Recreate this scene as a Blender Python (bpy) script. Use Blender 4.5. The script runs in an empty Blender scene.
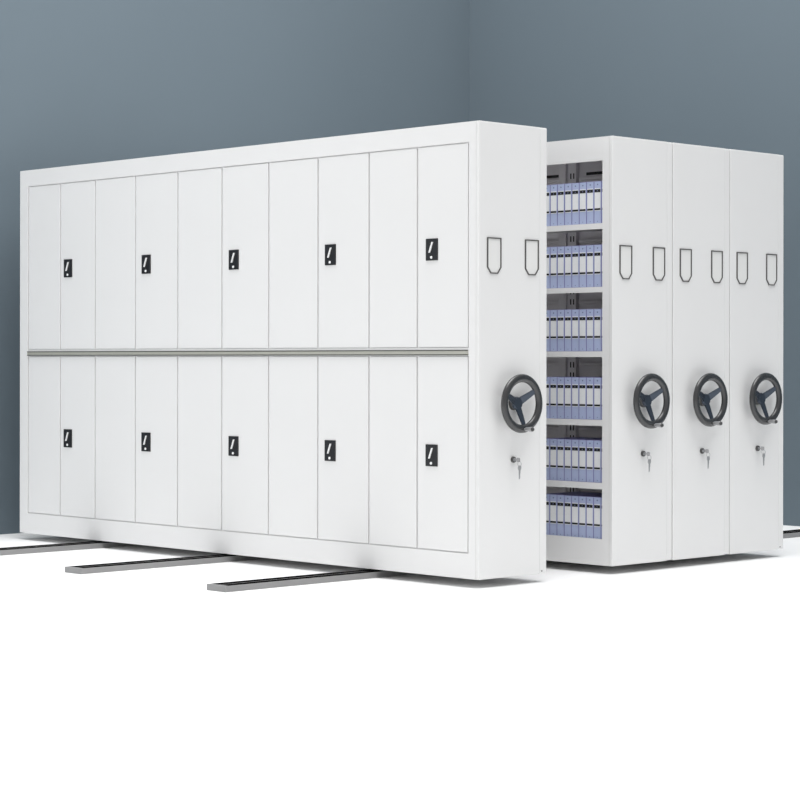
import bpy, bmesh, math
from mathutils import Vector, Matrix

scene = bpy.context.scene
COL = scene.collection

# ------------------------------------------------------------------ materials
def mat(name, color, rough=0.5, metal=0.0, noise=0.0, nscale=8.0, bump=0.0, bscale=200.0, spec=0.5, coat=0.0):
    m = bpy.data.materials.new(name)
    m.use_nodes = True
    nt = m.node_tree
    b = nt.nodes['Principled BSDF']
    b.inputs['Base Color'].default_value = (*color, 1)
    b.inputs['Roughness'].default_value = rough
    b.inputs['Metallic'].default_value = metal
    b.inputs['Specular IOR Level'].default_value = spec
    b.inputs['Coat Weight'].default_value = coat
    tc = nt.nodes.new('ShaderNodeTexCoord')
    if noise:
        n = nt.nodes.new('ShaderNodeTexNoise')
        n.inputs['Scale'].default_value = nscale
        n.inputs['Detail'].default_value = 3
        nt.links.new(tc.outputs['Object'], n.inputs['Vector'])
        r = nt.nodes.new('ShaderNodeValToRGB')
        r.color_ramp.elements[0].position = 0.3
        r.color_ramp.elements[1].position = 0.7
        r.color_ramp.elements[0].color = (*[c * (1 - noise) for c in color], 1)
        r.color_ramp.elements[1].color = (*[min(1, c * (1 + noise)) for c in color], 1)
        nt.links.new(n.outputs['Fac'], r.inputs['Fac'])
        nt.links.new(r.outputs['Color'], b.inputs['Base Color'])
    if bump:
        n2 = nt.nodes.new('ShaderNodeTexNoise')
        n2.inputs['Scale'].default_value = bscale
        nt.links.new(tc.outputs['Object'], n2.inputs['Vector'])
        bp = nt.nodes.new('ShaderNodeBump')
        bp.inputs['Strength'].default_value = bump
        bp.inputs['Distance'].default_value = 0.001
        nt.links.new(n2.outputs['Fac'], bp.inputs['Height'])
        nt.links.new(bp.outputs['Normal'], b.inputs['Normal'])
    return m

M = dict(
    white=mat('white_powder_coat', (0.745, 0.744, 0.742), 0.42, noise=0.006, nscale=3, bump=0.05, spec=0.35),
    door=mat('white_door_paint', (0.745, 0.744, 0.742), 0.42, noise=0.006, nscale=2, bump=0.05, spec=0.35),
    inner=mat('grey_inner_metal', (0.74, 0.72, 0.74), 0.5, noise=0.03, nscale=5),
    slot=mat('slot_black', (0.01, 0.01, 0.011), 0.6),
    black=mat('black_plastic', (0.008, 0.008, 0.010), 0.35, noise=0.05, nscale=40),
    lever=mat('white_lever', (0.9, 0.9, 0.9), 0.3),
    trim=mat('champagne_metal', (0.46, 0.455, 0.40), 0.35, metal=0.25, noise=0.02, nscale=20),
    trimedge=mat('dark_bronze_metal', (0.10, 0.10, 0.09), 0.4, metal=0.4),
    frame=mat('brushed_frame_metal', (0.15, 0.145, 0.14), 0.32, metal=0.6, noise=0.15, nscale=14),
    card=mat('label_card', (0.735, 0.735, 0.725), 0.5, noise=0.004),
    rim=mat('dark_grey_rim', (0.032, 0.033, 0.035), 0.25, noise=0.04, nscale=20, coat=0.4),
    hub=mat('dark_blue_grey_metal', (0.06, 0.075, 0.10), 0.25, metal=0.55, noise=0.05, nscale=20),
    chrome=mat('polished_steel', (0.42, 0.42, 0.43), 0.3, metal=0.55, noise=0.03, nscale=30),
    lock=mat('dark_lock_metal', (0.10, 0.10, 0.10), 0.35, metal=0.6, noise=0.05, nscale=60),
    rail=mat('grey_rail_steel', (0.26, 0.26, 0.26), 0.5, metal=0.1, noise=0.04, nscale=6),
    track=mat('black_track', (0.004, 0.004, 0.004), 1.0, spec=0.0),
    binder=mat('periwinkle_board', (0.40, 0.46, 0.66), 0.5, noise=0.03, nscale=12),
    bedge=mat('violet_blue_edge', (0.22, 0.21, 0.44), 0.5, noise=0.03, nscale=12),
    paper=mat('white_label_paper', (0.78, 0.79, 0.80), 0.6, noise=0.02, nscale=60),
    ink=mat('black_ink', (0.005, 0.005, 0.006), 0.6),
    dot=mat('blue_grey_ink', (0.16, 0.19, 0.32), 0.6),
    foot=mat('dark_caster', (0.03, 0.03, 0.03), 0.5, noise=0.05),
    under=mat('underside_grey', (0.12, 0.12, 0.12), 0.6, noise=0.03),
)
def wall_mat():
    return mat('slate_blue_wall_paint', (0.140, 0.177, 0.205), 0.75, noise=0.008, nscale=1.2, bump=0.08, bscale=60, spec=0.15)
M['wall'] = wall_mat()
M['floor'] = mat('white_floor', (0.93, 0.93, 0.93), 0.55, noise=0.004, nscale=0.8, spec=0.25)

# ------------------------------------------------------------------ mesh helpers
class MB:
    """collects shapes (world coordinates) with material slots into one mesh"""
    def __init__(self):
        self.bm = bmesh.new(); self.mats = []
    def _mi(self, m):
        m = M[m]
        if m not in self.mats: self.mats.append(m)
        return self.mats.index(m)
    def _merge(self, b, m, smooth=False):
        i = self._mi(m)
        for f in b.faces: f.material_index = i; f.smooth = smooth
        me = bpy.data.meshes.new('tmp'); b.to_mesh(me); b.free()
        self.bm.from_mesh(me); bpy.data.meshes.remove(me)
    def box(self, x0, x1, y0, y1, z0, z1, m, bev=0.0, seg=2, vert_only=False):
        b = bmesh.new()
        bmesh.ops.create_cube(b, size=1)
        for v in b.verts:
            v.co = Vector(((x0 + x1) / 2 + v.co.x * (x1 - x0), (y0 + y1) / 2 + v.co.y * (y1 - y0), (z0 + z1) / 2 + v.co.z * (z1 - z0)))
        if bev > 0:
            es = [e for e in b.edges if (not vert_only) or abs((e.verts[0].co - e.verts[1].co).z) > 1e-6 and abs((e.verts[0].co - e.verts[1].co).x) < 1e-6 and abs((e.verts[0].co - e.verts[1].co).y) < 1e-6]
            bmesh.ops.bevel(b, geom=es, offset=bev, segments=seg, affect='EDGES', profile=0.5)
        self._merge(b, m); return self
    def cyl(self, c, axis, r0, r1, h, m, n=32, bev=0.0):
        """cylinder or cone centred at c along axis (vector)"""
        b = bmesh.new()
        bmesh.ops.create_cone(b, cap_ends=True, segments=n, radius1=r0, radius2=r1, depth=h)
        if bev:
            es = [e for e in b.edges if len(e.link_faces) == 2 and any(len(f.verts) > 4 for f in e.link_faces)]
            bmesh.ops.bevel(b, geom=es, offset=bev, segments=2, affect='EDGES', profile=0.5)
        q = Vector((0, 0, 1)).rotation_difference(Vector(axis).normalized())
        bmesh.ops.transform(b, matrix=Matrix.Translation(c) @ q.to_matrix().to_4x4(), verts=b.verts)
        for f in b.faces: f.smooth = len(f.verts) <= 4
        i = self._mi(m)
        for f in b.faces: f.material_index = i
        me = bpy.data.meshes.new('tmp'); b.to_mesh(me); b.free()
        self.bm.from_mesh(me); bpy.data.meshes.remove(me)
        return self
    def torus(self, c, axis, R, ra, rb, m, n=64, k=20):
        """ring; ra: half width in the ring plane, rb: half height along the axis"""
        b = bmesh.new(); rings = []
        for i in range(n):
            a = 2 * math.pi * i / n; ring = []
            for j in range(k):
                t = 2 * math.pi * j / k
                r = R + ra * math.cos(t)
                ring.append(b.verts.new((r * math.cos(a), r * math.sin(a), rb * math.sin(t))))
            rings.append(ring)
        for i in range(n):
            for j in range(k):
                b.faces.new((rings[i][j], rings[(i + 1) % n][j], rings[(i + 1) % n][(j + 1) % k], rings[i][(j + 1) % k]))
        q = Vector((0, 0, 1)).rotation_difference(Vector(axis).normalized())
        bmesh.ops.transform(b, matrix=Matrix.Translation(c) @ q.to_matrix().to_4x4(), verts=b.verts)
        bmesh.ops.recalc_face_normals(b, faces=b.faces)
        self._merge(b, m, True); return self
    def prism(self, pts, d, m, bev=0.0):
        """closed polygon of 3-D points extruded by vector d"""
        b = bmesh.new()
        vs = [b.verts.new(p) for p in pts]
        f = b.faces.new(vs)
        r = bmesh.ops.extrude_face_region(b, geom=[f])
        bmesh.ops.translate(b, vec=Vector(d), verts=[g for g in r['geom'] if isinstance(g, bmesh.types.BMVert)])
        bmesh.ops.recalc_face_normals(b, faces=b.faces)
        if bev: bmesh.ops.bevel(b, geom=list(b.edges), offset=bev, segments=2, affect='EDGES')
        self._merge(b, m); return self
    def frame_prism(self, outer, inner, d, m):
        """ring between two equal-length outlines, extruded by d"""
        b = bmesh.new(); d = Vector(d); n = len(outer)
        o0 = [b.verts.new(p) for p in outer]; i0 = [b.verts.new(p) for p in inner]
        o1 = [b.verts.new(Vector(p) + d) for p in outer]; i1 = [b.verts.new(Vector(p) + d) for p in inner]
        for k in range(n):
            l = (k + 1) % n
            b.faces.new((o0[k], o0[l], i0[l], i0[k])); b.faces.new((o1[k], i1[k], i1[l], o1[l]))
            b.faces.new((o0[k], o1[k], o1[l], o0[l])); b.faces.new((i0[k], i0[l], i1[l], i1[k]))
        bmesh.ops.recalc_face_normals(b, faces=b.faces)
        self._merge(b, m); return self
    def mesh(self, name, origin=(0, 0, 0)):
        bmesh.ops.translate(self.bm, vec=-Vector(origin), verts=self.bm.verts)
        me = bpy.data.meshes.new(name)
        self.bm.to_mesh(me); self.bm.free()
        for m in self.mats: me.materials.append(m)
        return me

def world_loc(o):
    v = Vector((0, 0, 0))
    while o is not None: v += o.location; o = o.parent
    return v
def place(name, me, loc, parent=None):
    """mesh object whose origin stands at world point loc (no rotations anywhere)"""
    o = bpy.data.objects.new(name, me); COL.objects.link(o)
    if parent is not None:
        o.parent = parent; o.location = Vector(loc) - world_loc(parent)
    else: o.location = loc
    return o
def obj(name, mb, origin, parent=None):
    return place(name, mb.mesh(name, origin), origin, parent)
def empty(name, loc):
    o = bpy.data.objects.new(name, None); COL.objects.link(o); o.location = loc; o.empty_display_size = 0.1
    return o
def tag(o, label, cat, group=None):
    o['label'] = label; o['category'] = cat
    if group: o['group'] = group
    return o
def struct(o): o['kind'] = 'structure'; return o

# ------------------------------------------------------------------ the room
# the units are modelled with the floor at z = FZ and set down by FZ at the end
FZ = 0.0363
YW, XW = 4.451, 4.522
struct(obj('floor', MB().box(-13, XW + 0.15, -13, YW + 0.15, -0.1, 0, 'floor'), (0, 0, 0)))
struct(obj('wall_left', MB().box(-7, XW + 0.15, YW, YW + 0.15, 0, 5.2, 'wall'), (0, YW, 0)))
struct(obj('wall_right', MB().box(XW, XW + 0.15, -7, YW, 0, 5.2, 'wall'), (XW, 0, 0)))

# ------------------------------------------------------------------ floor rails
RH, RW = 0.031, 0.1486
def rail(y0, x0, x1, label):
    r = empty('floor_rail', ((x0 + x1) / 2, y0 + RW / 2, 0))
    mb = MB()
    fl = 0.005
    mb.box(x0, x1, y0, y0 + RW, 0, RH - 0.004, 'rail')
    mb.box(x0, x1, y0, y0 + fl, RH - 0.004, RH, 'rail')
    mb.box(x0, x1, y0 + RW - fl, y0 + RW, RH - 0.004, RH, 'rail')
    mb.box(x0, x0 + 0.02, y0 + fl, y0 + RW - fl, RH - 0.004, RH, 'rail')
    mb.box(x0 + 0.02, x1, y0 + RW * 0.485, y0 + RW * 0.515, RH - 0.004, RH, 'rail')
    obj('channel', mb, (x0, y0, 0), r)
    for a, b in ((fl, RW * 0.485), (RW * 0.515, RW - fl)):
        obj('track_insert', MB().box(x0 + 0.02, x1, y0 + a, y0 + b, RH - 0.004, RH - 0.0006, 'track'), (x0, y0, RH), r)
    tag(r, label, 'rail', 'floor rails under the shelving units')
RAILS = (0.7475, 1.9607, 3.1727)
rail(0.7475, -1.018, 4.5, 'grey steel floor rail with black grooves, its end nearest the front of the photo')
rail(1.9607, -1.018, 4.5, 'grey steel floor rail whose end shows between the two other rails')
rail(3.1727, -1.45, 4.5, 'grey steel floor rail at the left edge, closest to the left wall')

# ------------------------------------------------------------------ shelving units
Z0, Z1 = 0.081, 2.381
L = 4.053

# shared hardware meshes, each around its own origin
def wheel_meshes():
    out = {}
    yr = -0.059     # the rim stands clear of the panel, the hub sits close to it
    h = MB()
    h.cyl((0, -0.012, 0), (0, -1, 0), 0.036, 0.030, 0.024, 'lock', 32)
    h.cyl((0, -0.028, 0), (0, -1, 0), 0.035, 0.031, 0.016, 'hub', 32, 0.003)
    out['hand_wheel'] = h.mesh('hand_wheel')
    out['rim'] = MB().torus((0, yr, 0), (0, -1, 0), 0.1285, 0.0215, 0.015, 'rim').mesh('rim')
    for i, deg in enumerate((33, 158, -82)):
        a = math.radians(deg)
        u = Vector((math.cos(a), 0, math.sin(a))); n = Vector((-math.sin(a), 0, math.cos(a)))
        p0 = u * 0.018 + Vector((0, -0.024, 0)); p1 = u * 0.120 + Vector((0, yr + 0.002, 0))
        w0, w1 = 0.021, 0.012
        s = MB().prism([p0 - n * w0, p0 + n * w0, p1 + n * w1, p1 - n * w1], (0, -0.009, 0), 'hub', 0.002)
        out['spoke%d' % i] = s.mesh('spoke')
    a = math.radians(-87)
    c = Vector((0.130 * math.cos(a), yr - 0.012, 0.130 * math.sin(a)))
    k = MB()
    k.cyl(c + Vector((0, -0.004, 0)), (0, -1, 0), 0.0065, 0.0065, 0.02, 'chrome', 16)
    k.cyl(c + Vector((0, -0.031, 0)), (0, -1, 0), 0.010, 0.0125, 0.044, 'chrome', 20, 0.003)
    k.cyl(c + Vector((0, -0.056, 0)), (0, -1, 0), 0.0115, 0.008, 0.008, 'lock', 20)
    out['crank_handle'] = k.mesh('crank_handle')
    return out
WH = wheel_meshes()

def outline(w, h, c, y):
    return [(-w / 2, y, h / 2), (w / 2, y, h / 2), (w / 2, y, -h / 2 + c * 1.25), (w / 2 - c, y, -h / 2), (-w / 2 + c, y, -h / 2), (-w / 2, y, -h / 2 + c * 1.25)]
HOLD = MB().frame_prism(outline(0.102, 0.182, 0.026, 0), outline(0.091, 0.171, 0.0225, 0), (0, -0.006, 0), 'frame').mesh('label_holder')
CARD = MB().prism(outline(0.091, 0.171, 0.0225, 0), (0, -0.0015, 0), 'card').mesh('label_card')
LOCK = MB().cyl((0, -0.006, 0), (0, -1, 0), 0.0165, 0.015, 0.012, 'lock', 24, 0.002).cyl((0, -0.0125, 0), (0, -1, 0), 0.009, 0.009, 0.002, 'chrome', 20).mesh('lock_cylinder')
SCREW = MB().cyl((0, -0.0015, 0), (0, -1, 0), 0.004, 0.003, 0.003, 'frame', 12).mesh('screw')
CASTER = MB().cyl((0, 0, 0), (0, 1, 0), 0.024, 0.024, 0.028, 'foot', 32, 0.003).cyl((0, 0, 0), (0, 1, 0), 0.012, 0.012, 0.04, 'lock', 16).mesh('caster')

def key_meshes():
    # the key in the lock: blade into the cylinder, bow out toward the aisle, standing upright
    k = MB()
    k.box(-0.0012, 0.0012, -0.030, -0.0145, -0.004, 0.004, 'chrome')
    k.prism([(-0.0014, -0.028, -0.011), (-0.0014, -0.028, 0.011), (-0.0014, -0.046, 0.011), (-0.0014, -0.050, 0.006), (-0.0014, -0.050, -0.006), (-0.0014, -0.046, -0.011)], (0.0028, 0, 0), 'chrome', 0.0005)
    k0 = k.mesh('key')
    # the hanging key: bow on top, notched blade below
    y = -0.046
    k = MB()
    k.prism([(-0.0125, y, -0.034), (-0.006, y, -0.028), (0.006, y, -0.028), (0.0125, y, -0.034), (0.0125, y, -0.046), (0.006, y, -0.054), (-0.006, y, -0.054), (-0.0125, y, -0.046)], (0, -0.0026, 0), 'chrome', 0.0005)
    k.prism([(-0.0060, y, -0.053), (0.0060, y, -0.053), (0.0060, y, -0.068), (0.0028, y, -0.071), (0.0044, y, -0.075), (0.0028, y, -0.080), (0.0042, y, -0.086), (0.0018, y, -0.096), (-0.003, y, -0.098), (-0.0045, y, -0.094)], (0, -0.0022, 0), 'chrome')
    k1 = k.mesh('key')
    ring = MB().torus((0, -0.0465, -0.021), (1, 0, 0), 0.0125, 0.0013, 0.0013, 'chrome', 28, 8).mesh('ring')
    return k0, k1, ring
KEYS = key_meshes()

def end_hardware(root, x0, W, keys_label):
    cx = x0 + 0.253 * W / 0.506
    for dx in (0.107, 0.3875):
        h = place('label_holder', HOLD, (x0 + dx, 0.0, 1.708), root)
        place('label_card', CARD, (x0 + dx, 0.0, 1.708), h)
    w = place('hand_wheel', WH['hand_wheel'], (cx, 0, 0.962), root)
    place('rim', WH['rim'], (cx, 0, 0.962), w)
    for i in range(3): place('spoke', WH['spoke%d' % i], (cx, 0, 0.962), w)
    c = place('crank_handle', WH['crank_handle'], (cx, 0, 0.962), w); c['label'] = 'shiny grey metal crank handle'
    lx = cx - 0.004
    place('lock_cylinder', LOCK, (lx, 0, 0.676), root)
    kr = empty('key_ring', (lx, -0.046, 0.578))
    for nm, me in (('key', KEYS[0]), ('key', KEYS[1]), ('ring', KEYS[2])):
        place(nm, me, (lx, 0, 0.676), kr)
    tag(kr, keys_label, 'keys', 'keys left in the unit locks')
    for ry in RAILS:
        for dx in (W / 2 - 0.02, W - 0.09):
            place('caster', CASTER, (x0 + dx, ry + RW / 2, FZ + RH + 0.0245), root)

def end_panels(root, x0, x1, screw=True, over=-0.003):
    """near end panel with its narrow edge strip, and the far end panel"""
    s = x1 - 0.052
    obj('end_panel', MB().box(x0, s - 0.0015, 0.0, 0.022, Z0, Z1, 'white', 0.003, 3), (x0, 0, Z0), root)
    obj('edge_strip', MB().box(s + 0.0015, x1 + over, 0.003, 0.022, Z0 + 0.002, Z1, 'white', 0.006, 3), (s, 0, Z0), root)
    if screw: place('screw', SCREW, (x1 - 0.034, 0.003, Z0 + 0.014), root)

# ---- front unit with doors
AX1 = 0.506
A = empty('mobile_shelving_unit', (AX1 / 2, L / 2, FZ + RH))
tag(A, 'white shelving unit in front, its long side closed by two rows of narrow doors', 'shelving unit', 'mobile shelving units on floor rails')
mb = MB()
mb.box(0.0115, AX1, 0.022, L, Z0 + 0.012, Z1, 'white')
obj('body', mb, (0.016, 0.022, Z0), A)
mb = MB()
DY0, DY1 = 0.071, 3.966
mb.box(0.0, 0.016, 0.0222, DY0, Z0, Z1, 'white')
mb.box(0.0, 0.016, DY1, L, Z0, Z1, 'white', 0.002)
mb.box(0.0, 0.016, DY0, DY1, 2.279, Z1, 'white')
mb.box(0.0, 0.016, DY0, DY1, Z0, 0.208, 'white')
mb.box(0.0, 0.016, DY0, DY1, 1.203, 1.243, 'white')
obj('front_frame', mb, (0, 0, Z0), A)
end_panels(A, 0, AX1, True, 0.004)
mb = MB()
mb.box(-0.006, 0, 0.075, 3.962, 1.2105, 1.2285, 'trim')
mb.box(-0.007, 0, 0.075, 3.962, 1.2275, 1.2330, 'trimedge')
mb.box(-0.007, 0, 0.075, 3.962, 1.2055, 1.2110, 'trimedge')
d = obj('divider_bar', mb, (0, 0.075, 1.22), A); d['label'] = 'long champagne coloured metal strip between the door rows'

ys = [3.962, 3.612, 3.246, 2.841, 2.435, 2.03, 1.621, 1.211, 0.807, 0.443, 0.075]
lock_y = {1: 3.526, 3: 2.732, 5: 1.92, 7: 1.107, 9: 0.334}
PLATE = MB().box(-0.006, 0, -0.0425, 0.0425, -0.056, 0.056, 'black', 0.002).mesh('lock_plate')
# the lever leans to the right at its top (right in the photo is -y)
LEVER = MB().prism([(-0.006, 0.0165, -0.016), (-0.006, 0.0075, -0.016), (-0.006, -0.0145, 0.038), (-0.006, -0.0055, 0.038)], (-0.007, 0, 0), 'lever', 0.0008).mesh('lock_lever')
HOLE = MB().cyl((-0.0075, 0, -0.040), (-1, 0, 0), 0.0075, 0.0068, 0.004, 'lever', 20).mesh('key_cap')
for z0, z1, lz in ((1.247, 2.273, 1.747), (0.214, 1.199, 0.694)):
    for i in range(10):
        y1, y0 = ys[i] - 0.0055, ys[i + 1] + 0.0055
        mb = MB().box(0.002, 0.0115, y0, y1, z0, z1, 'door', 0.0015)
        dr = obj('door', mb, (0.002, y1, z0), A)
        if i in lock_y:
            lp = (0.002, lock_y[i], lz)
            place('lock_plate', PLATE, lp, dr)
            place('lock_lever', LEVER, lp, dr)
            place('key_cap', HOLE, lp, dr)
end_hardware(A, 0, AX1, 'small steel keys hanging from the lock of the front unit with doors')

# ---- rear units
BX, BW = 1.0273, 0.5148
def shelf_unit(label):
    """the open unit: shelves between end panels, seen through the gap"""
    x0, x1 = BX, BX + BW
    r = empty('mobile_shelving_unit', ((x0 + x1) / 2, L / 2, FZ + RH))
    tag(r, label, 'shelving unit', 'mobile shelving units on floor rails')
    end_panels(r, x0, x1, False)
    # frame of the open side
    mb = MB()
    mb.box(x0 + 0.0002, x0 + 0.018, 0.0222, 0.071, Z0, Z1, 'white')
    mb.box(x0, x0 + 0.018, L - 0.071, L, Z0, Z1, 'white', 0.002)
    mb.box(x0, x0 + 0.018, 0.071, L - 0.071, 2.254, Z1, 'white')
    mb.box(x0, x0 + 0.018, 0.071, L - 0.071, Z0, 0.221, 'white')
    obj('front_frame', mb, (x0, 0, Z0), r)
    obj('top_panel', MB().box(x0 + 0.018, x1, 0.022, L, Z1 - 0.02, Z1, 'white'), (x0, 0, Z1), r)
    obj('far_end_panel', MB().box(x0 + 0.018, x1, L - 0.022, L, Z0, Z1 - 0.02, 'white'), (x0, L, Z0), r)
    obj('base_panel', MB().box(x0 + 0.018, x1, 0.022, L - 0.022, Z0 + 0.02, 0.215, 'white'), (x0, 0, Z0), r)
    b = MB().box(x1 - 0.012, x1, 0.022, L - 0.022, 0.215, Z1 - 0.02, 'inner')
    for z in (2.265, 1.91, 1.56, 1.205, 0.835, 0.50):      # pressed stiffening ribs
        b.box(x1 - 0.035, x1 - 0.012, 0.022, 0.66, z - 0.055, z - 0.037, 'inner', 0.003)
        b.box(x1 - 0.035, x1 - 0.012, 0.80, L - 0.022, z - 0.055, z - 0.037, 'inner', 0.003)
    for a, c in ((0.03, 0.62), (0.82, 1.45)):
        b.box(x1 - 0.0145, x1 - 0.012, a, c, 2.238, 2.254, 'slot')
    obj('back_panel', b, (x1, 0, Z0), r)
    for uy in (0.74, 1.55, 2.36, 3.17):
        mb = MB().box(x1 - 0.055, x1 - 0.012, uy, uy + 0.055, 0.215, Z1 - 0.02, 'inner', 0.003)
        mb.box(x1 - 0.040, x1 - 0.012, uy - 0.065, uy, 0.215, Z1 - 0.02, 'inner')
        for z in [0.30 + 0.06 * k for k in range(33)]:
            mb.box(x1 - 0.0412, x1 - 0.040, uy - 0.052, uy - 0.044, z, z + 0.032, 'slot')
            mb.box(x1 - 0.0412, x1 - 0.040, uy - 0.030, uy - 0.022, z, z + 0.032, 'slot')
        obj('upright', mb, (x1, uy, Z0), r)
    for z0, z1 in ((1.887, 1.918), (1.547, 1.576), (1.199, 1.230), (0.829, 0.861), (0.489, 0.522)):
        mb = MB().box(x0 + 0.004, x1 - 0.06, 0.024, L - 0.024, z1 - 0.006, z1, 'white')
        mb.box(x0 + 0.002, x0 + 0.0055, 0.071, L - 0.071, z0, z1, 'white')
        obj('shelf', mb, (x0, 0, z1), r)
    end_hardware(r, x0, BW, 'small steel keys hanging from the lock of the unit filled with file boxes')
shelf_unit('white shelving unit with an open side full of pale blue file boxes')

def closed_unit(k, label, keys):
    x0, x1 = BX + k * BW, BX + (k + 1) * BW
    r = empty('mobile_shelving_unit', ((x0 + x1) / 2, L / 2, FZ + RH))
    tag(r, label, 'shelving unit', 'mobile shelving units on floor rails')
    obj('body', MB().box(x0 + 0.0015, x1 - 0.001, 0.022, L, Z0 + 0.012, Z1, 'white'), (x0, 0, Z0), r)
    end_panels(r, x0, x1, k == 2, 0.0 if k == 2 else -0.003)
    end_hardware(r, x0, BW, keys)
closed_unit(1, 'white shelving unit in the middle of the three pushed together', 'small steel keys hanging from the lock of the middle of the three joined units')
closed_unit(2, 'white shelving unit at the far right, last of the three pushed together', 'small steel keys hanging from the lock of the far right shelving unit')

# ------------------------------------------------------------------ file boxes
PITCH, BH, BD = 0.0528, 0.228, 0.30
def make_binder():
    t = 0.0520
    mb = MB()
    mb.box(0.0005, BD, -t / 2, t / 2, 0, BH, 'bedge', 0.0012)          # board case, its violet edges show at the sides
    mb.box(-0.0005, 0.0006, -t / 2 + 0.0028, t / 2 - 0.0028, 0.002, BH - 0.002, 'binder')   # the pale spine
    for dy in (0,):
        mb.cyl((-0.0008, dy, BH - 0.018), (-1, 0, 0), 0.0045, 0.0045, 0.0006, 'dot', 12)
        mb.cyl((-0.0008, dy, 0.012), (-1, 0, 0), 0.0025, 0.0025, 0.0006, 'dot', 10)
    return mb.mesh('file_box')
def make_label():
    mb = MB()
    z0, z1, w = 0.072, 0.190, 0.0205
    mb.box(-0.0018, -0.0005, -w, w, z0 - 0.004, z1, 'paper')
    mb.box(-0.0024, -0.0018, -w, w, z0, z0 + 0.010, 'ink')
    mb.box(-0.0024, -0.0018, -w, w, z1 - 0.022, z1 - 0.005, 'ink')
    mb.box(-0.0028, -0.0024, -0.003, 0.003, z1 - 0.016, z1 - 0.011, 'dot')
    return mb.mesh('spine_label')
BIN, LAB = make_binder(), make_label()
ORD = ['rightmost sliver', 'second', 'third', 'fourth', 'fifth', 'sixth', 'seventh', 'eighth', 'ninth', 'tenth']
ROWS = [(1.9185, 'top shelf', 'second'), (1.5765, 'second shelf down', ''), (1.2305, 'third shelf down', ''), (0.8615, 'fourth shelf down', ''), (0.5225, 'fifth shelf down', ''), (0.2165, 'bottom shelf', '')]
for ri, (z, rn, _) in enumerate(ROWS):
    for k in range(9):
        loc = (BX + 0.0215, 0.0433 + PITCH * (k + 0.5), z)
        b = place('file_box', BIN, loc)
        place('spine_label', LAB, loc, b)
        lab = ('pale blue file box at the right end of the %s, against the frame' % rn) if k == 0 else \
              ('pale blue file box, %s from the right on the %s' % (ORD[k], rn))
        tag(b, lab, 'file box', 'pale blue file boxes on the %s' % rn)

# set the units, boxes and keys down onto the rails
for o in list(COL.objects):
    if o.parent is None and o.get('kind') != 'structure' and not o.name.startswith('floor_rail'):
        o.location.z -= FZ

# ------------------------------------------------------------------ light
w = bpy.data.worlds.new('studio_ambient'); scene.world = w; w.use_nodes = True
nt = w.node_tree; bg = nt.nodes['Background']
tc = nt.nodes.new('ShaderNodeTexCoord'); sep = nt.nodes.new('ShaderNodeSeparateXYZ'); rp = nt.nodes.new('ShaderNodeValToRGB')
nt.links.new(tc.outputs['Generated'], sep.inputs['Vector'])
mr = nt.nodes.new('ShaderNodeMapRange'); mr.inputs['From Min'].default_value = -1; mr.inputs['From Max'].default_value = 1
nt.links.new(sep.outputs['Z'], mr.inputs['Value']); nt.links.new(mr.outputs['Result'], rp.inputs['Fac'])
rp.color_ramp.elements[0].position = 0.45; rp.color_ramp.elements[0].color = (0.90, 0.90, 0.90, 1)
rp.color_ramp.elements[1].position = 1.0; rp.color_ramp.elements[1].color = (1.0, 1.0, 1.0, 1)
nt.links.new(rp.outputs['Color'], bg.inputs['Color'])
bg.inputs['Strength'].default_value = 0.60

def area(name, loc, target, sx, sy, power, color=(1, 1, 1)):
    l = bpy.data.lights.new(name, 'AREA'); l.shape = 'RECTANGLE'; l.size = sx; l.size_y = sy
    l.energy = power; l.color = color
    o = bpy.data.objects.new(name, l); COL.objects.link(o); o.location = loc
    o.rotation_euler = (Vector(target) - Vector(loc)).to_track_quat('-Z', 'Y').to_euler()
    return o
def sun(name, direction, angle, strength):
    l = bpy.data.lights.new(name, 'SUN'); l.angle = math.radians(angle); l.energy = strength
    o = bpy.data.objects.new(name, l); COL.objects.link(o); o.location = (0, 0, 8)
    o.rotation_euler = Vector(direction).to_track_quat('-Z', 'Y').to_euler()
sun('added_overhead_sun', (0.13, 0.33, -1.0), 45, 1.6)  # added wide sun lamp, no visible source; whitens the floor from above
area('added_top_fill', (0.6, 1.2, 6.4), (1.3, 1.8, 0), 6, 6, 275)  # unseen area lamp, added to lift the upper part of the walls
area('added_left_fill', (-6.5, 4.0, 2.6), (0.0, 4.0, 1.0), 3, 3, 118)  # unseen fill, added to brighten the left end of the door side

# ------------------------------------------------------------------ camera
yaw, roll = 0.8023, 0.0013
f = Vector((math.cos(yaw), math.sin(yaw), 0)); rt = Vector((math.sin(yaw), -math.cos(yaw), 0)); up = Vector((0, 0, 1))
R = rt * math.cos(roll) + up * math.sin(roll); U = -rt * math.sin(roll) + up * math.cos(roll)
cam = bpy.data.cameras.new('camera'); co = bpy.data.objects.new('camera', cam); COL.objects.link(co)
m = Matrix.Identity(4)
for i in range(3): m[i][0] = R[i]; m[i][1] = U[i]; m[i][2] = -f[i]; m[i][3] = (-7.688, -7.3841, 1.1818 - FZ)[i]
co.matrix_world = m
cam.sensor_width = 36; cam.lens = 2129.39 * 36 / 800; cam.shift_y = -40.018 / 800
cam.clip_end = 100
scene.camera = co

vs = scene.view_settings
vs.view_transform = 'Standard'; vs.look = 'None'; vs.gamma = 1; vs.use_curve_mapping = False
vs.exposure = 0.11
